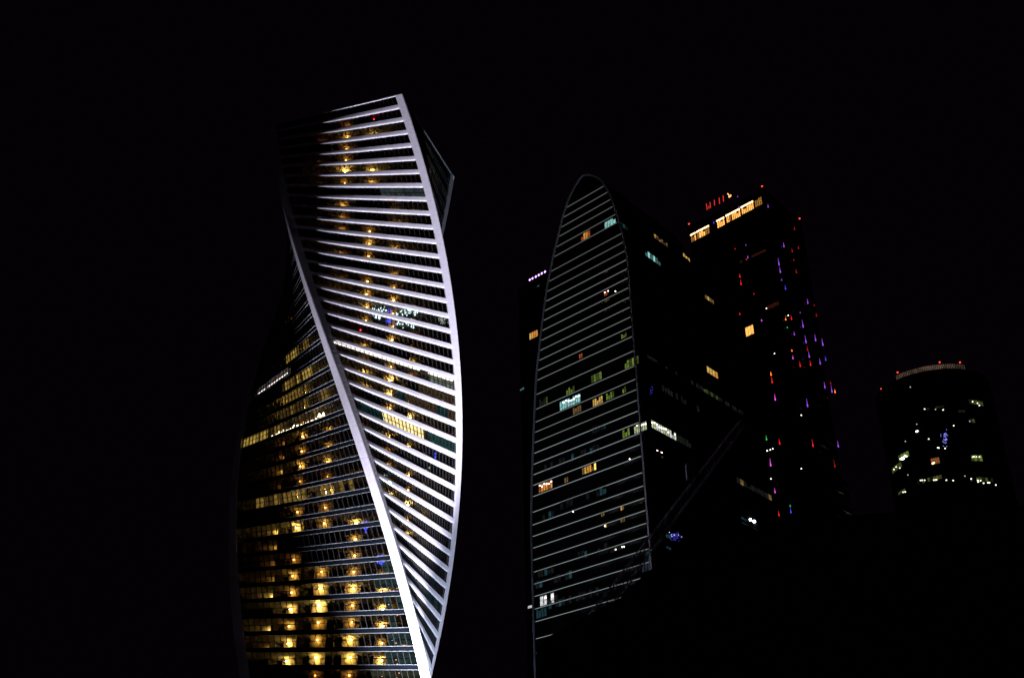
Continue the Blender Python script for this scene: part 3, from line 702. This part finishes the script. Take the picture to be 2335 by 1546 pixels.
def arc_box(mb, r0, r1, a0, a1, z0, z1, n):
    mb.rings([[Vector((r*math.cos(a), r*math.sin(a), z)) for r, z in ((r0, z0), (r1, z0), (r1, z1), (r0, z1))] for a in [a0+(a1-a0)*i/n for i in range(n+1)]])
a0 = cyl_hit(2036, 832, RR+.3)[0]; a1 = cyl_hit(2205, 850, RR+.3)[0]
if a1 < a0: a1 += 2*PI
CRN = room_mat('crown_glow', (.95, .62, .45), .09, .5, .4)
m = MB(); arc_box(m, RR-.6, RR-.3, a0, a1, HE+.02, HE+2.4, 40); cr = m.build('crown', CRN, rnt)
for i in range(41):
    a = a0+(a1-a0)*i/40; m = MB(); arc_box(m, RR-.28, RR+.2, a-.003, a+.003, HE+.02, HE+2.4, 1); m.build('crown_fin', DARKMET, cr)
m = MB(); arc_box(m, RR-.7, RR+.25, a0, a1, HE+2.42, HE+2.7, 40); m.build('crown_rail', ALU, cr)
b0 = cyl_hit(2004, 858, RR+.3)[0]; b1 = cyl_hit(2028, 850, RR+.3)[0]
print('crown angles', a0, a1, b0, b1)
for px, py in ((2041, 820), (2141, 818), (2191, 835)):
    a, z = cyl_hit(px, py, RR-.4); beacon(rnt, Vector(((RR-.4)*math.cos(a), (RR-.4)*math.sin(a), HE+2.7)), .6, .4)
a, z = cyl_hit(2003, 860, RR-.6); beacon(rnt, Vector(((RR-.8)*math.cos(a), (RR-.8)*math.sin(a), HE)), 1.0, .32)
def q9(x, y): return (1950+x/4.294, 790+y/4.294)
def rwin(p0, p1, h, n, mats, prob=1.0):
    a0, z0 = cyl_hit(*p0, RR); a1, z1 = cyl_hit(*p1, RR)
    if a1 < a0: a0, a1 = a1, a0
    z = (z0+z1)/2; fr = MB(); arc_box(fr, RR+.01, RR+.3, a0, a1, z-.15, z, max(n, 2)); f = fr.build('window', DARKMET, rnt)
    for i in range(n):
        if random.random() > prob: continue
        u0, u1 = a0+(a1-a0)*(i+.08)/n, a0+(a1-a0)*(i+.92)/n
        m = MB(); arc_box(m, RR+.02, RR+.22, u0, u1, z+.01, z+h, 1); m.build('pane', random.choice(mats), f)
def rdots(pts, mat, r, name='lamp_cluster'):
    m = MB()
    for px, py in pts:
        a, z = cyl_hit(px, py, RR+.4); m.blob(((RR+.4)*math.cos(a), (RR+.4)*math.sin(a), z), r, r*.75, 6, 4)
    tag(m.build(name, mat, rnt), kind='stuff')
GW = emat('lamp_greenwhite', (.95, 1, .68), 3.5)
rwin(q9(605,1325), q9(860,1325), 1.7, 9, [G2, Y2, N1, Y3], .75); rwin(q9(1125,1300), q9(1385,1362), 2.0, 9, [G2, G2, G3], .7); rwin(q9(1110,545), q9(1260,605), 2.2, 5, [G2, G3, G2])
rwin(q9(1140,1120), q9(1250,1125), 2.8, 4, [G1, G2]); rwin(q9(365,1225), q9(468,1205), 2.6, 4, [G1, G2]); rwin(q9(430,1115), q9(535,1085), 2.6, 4, [G2, G1, N1]); rwin(q9(748,1150), q9(835,1150), 2.8, 4, [O1, O2, Y3]); rwin(q9(640,620), q9(880,625), 1.2, 8, [N1, G3, N1], .7); rwin(q9(425,1440), q9(500,1430), 1.2, 3, [G1, G2])
rwin(q9(1010,645), q9(1080,652), 1.2, 3, [G3]); rwin(q9(1120,745), q9(1175,750), 1.8, 2, [G2, G3])
rdots([q9(*p) for p in ((640,1310),(655,1308),(680,1308),(770,1307),(785,1305),(797,1305),(893,1307),(960,1310),(1136,1295),(1200,1308),(1228,1312),(1205,1325),(1257,1337),(1300,1332),(1315,1332),(1378,1355),(470,1425),(490,1422))], GW, .32)
rdots([q9(*p) for p in ((1150,540),(1198,555),(1216,576),(1150,1082),(1163,1078),(1187,1080),(1217,1080),(380,1203),(402,1178),(437,1188),(965,775),(720,905),(808,990),(820,992),(880,997),(680,612),(862,620))], GW, .3)
rdots([q9(*p) for p in ((445,1100),(458,1090),(470,1085),(462,1105),(475,1098),(600,832),(610,828),(487,1068),(502,1075))], emat('lamp_hotwhite', (1, 1, .85), 7), .4)
rdots([q9(*p) for p in ((760,1145),(770,1138))], AH, .5)
rdots([q9(880+rnd.gauss(0, 18), 900+rnd.gauss(0, 40)) for i in range(34)], emat('fairy_lilac', (.25, .25, .9), 2.2), .16, 'light_dots')
rdots([q9(*p) for p in ((603,760),(492,928),(517,1257),(1075,1267),(540,397),(787,615),(1122,732))], emat('lamp_dull', (.8, .85, .8), .8), .3)

# ================================================================== tower crane
CDI = 235.0
def at(px, py, dist):
    dd = ray(px, py); t = dist/math.hypot(dd.x, dd.y); return Vector((dd.x*t, dd.y*t, dd.z*t+CAMZ))
piv = at(1338, 1434, CDI-8); tip = at(1692, 965, CDI+14)
crane = thing('tower_crane', 'luffing tower crane with a long lattice jib raised beside the arched tower', 'crane', (piv.x, piv.y, 0))
def lattice(a, b, w0, w1, bays, rc=.10, rb=.05, side=None):
    mb = MB(); a, b = Vector(a), Vector(b); d_ = (b-a).normalized()
    s_ = (side or Vector((0, 0, 1)).cross(d_)).normalized(); u_ = d_.cross(s_).normalized()
    pts = []
    for i in range(bays+1):
        f_ = i/bays; c_ = a.lerp(b, f_); w_ = (w0+(w1-w0)*f_)/2
        pts.append([c_+s_*w_+u_*w_, c_-s_*w_+u_*w_, c_-s_*w_-u_*w_, c_+s_*w_-u_*w_])
    for i in range(bays):
        for k in range(4):
            mb.beam(pts[i][k], pts[i+1][k], rc)
            mb.beam(pts[i][k], pts[i+1][(k+1) % 4] if i % 2 else pts[i][(k+1) % 4], rb)
            mb.beam(pts[i][(k+1) % 4], pts[i+1][k], rb)
    return mb
o_ = Vector((piv.x, piv.y, 0))
lattice(Vector((0, 0, 0)), Vector((0, 0, piv.z-2)), 2.6, 2.6, 26, .14, .07, Vector((1, 0, 0))).build('mast', STEEL, crane)
lattice(piv-o_, tip-o_, 2.4, 1.5, 44, .08, .04).build('jib', STEEL, crane)
m = MB(); m.box(-2.2, 2.2, -1.8, 1.8, piv.z-2, piv.z-.9); m.box(-1.2, 1.2, -3.8, -1.9, piv.z-1.8, piv.z+.6); m.build('slewing_deck', STEEL, crane)
dirj = (tip-piv); dirj.z = 0; dirj.normalize()
cj = Vector((0, 0, piv.z-.6)); m = MB(); cj.z -= 1.5; m.beam(cj, cj-dirj*4, .4); m.obox(cj-dirj*3.4-Vector((0, 0, .8)), dirj, (-dirj.y, dirj.x, 0), (0, 0, 1), 1.0, 1.2, 1.0); m.build('counter_jib', STEEL, crane)
hk = piv.lerp(tip, .42); mid = at(1574, 1075, CDI+7)-o_
m = MB(); m.obox(mid, (1, 0, 0), (0, 1, 0), (0, 0, 1), .9, .9, 1.7); m.build('winch_housing', STEEL, crane)
h0 = at(1518, 1160, CDI+4)-o_; h1 = at(1518, 1182, CDI+4)-o_
m = MB(); m.beam(h0, h1, .06); m.obox(h1-Vector((0, 0, .6)), (1, 0, 0), (0, 1, 0), (0, 0, 1), .35, .25, .9); m.build('hook_block', LINE, crane)

# ================================================================== shopping mall in the foreground
FD = 150.0
mall = thing('shopping_mall', 'unlit low building with a long stepped dark roof in front of the towers', 'building')
out = [(1221, 1600), (1224, 1478), (1253, 1449), (1330, 1408), (1416, 1362), (1455, 1322), (1488, 1296), (1560, 1258), (1660, 1224), (1800, 1192), (1960, 1172), (2150, 1160), (2420, 1150), (2700, 1150)]
pts = [at(px, py, FD) for px, py in out]
# walls stand on one straight street line; depth behind it
line = [Vector((p.x, p.y, 0)) for p in pts]
zt = [p.z for p in pts]; zt[0] = zt[1]-6
for i in range(len(pts)-1):
    a, b = line[i], line[i+1]; back = Vector((a.x+b.x, a.y+b.y, 0)).normalized()*55
    m = MB(); z0, z1 = zt[i], zt[i+1]
    m.hexa([a, b, b+back, a+back, a+Vector((0, 0, z0)), b+Vector((0, 0, z1)), b+back+Vector((0, 0, z1-6)), a+back+Vector((0, 0, z0-6))])
    m.build('roof_section', ROOFM, mall)
    up = Vector((0, 0, 1)); fr = -back.normalized()
    m = MB()
    for k in range(5):
        h = (k+.7)*6.5
        if h+1 > min(z0, z1)-1: break
        m.hexa([a+fr*.02+up*h, b+fr*.02+up*h, b+fr*.3+up*h, a+fr*.3+up*h, a+fr*.02+up*(h+.5), b+fr*.02+up*(h+.5), b+fr*.3+up*(h+.5), a+fr*.3+up*(h+.5)])
    if m.v: tag(m.build('wall_ledges', DARKMET, mall), kind='stuff')
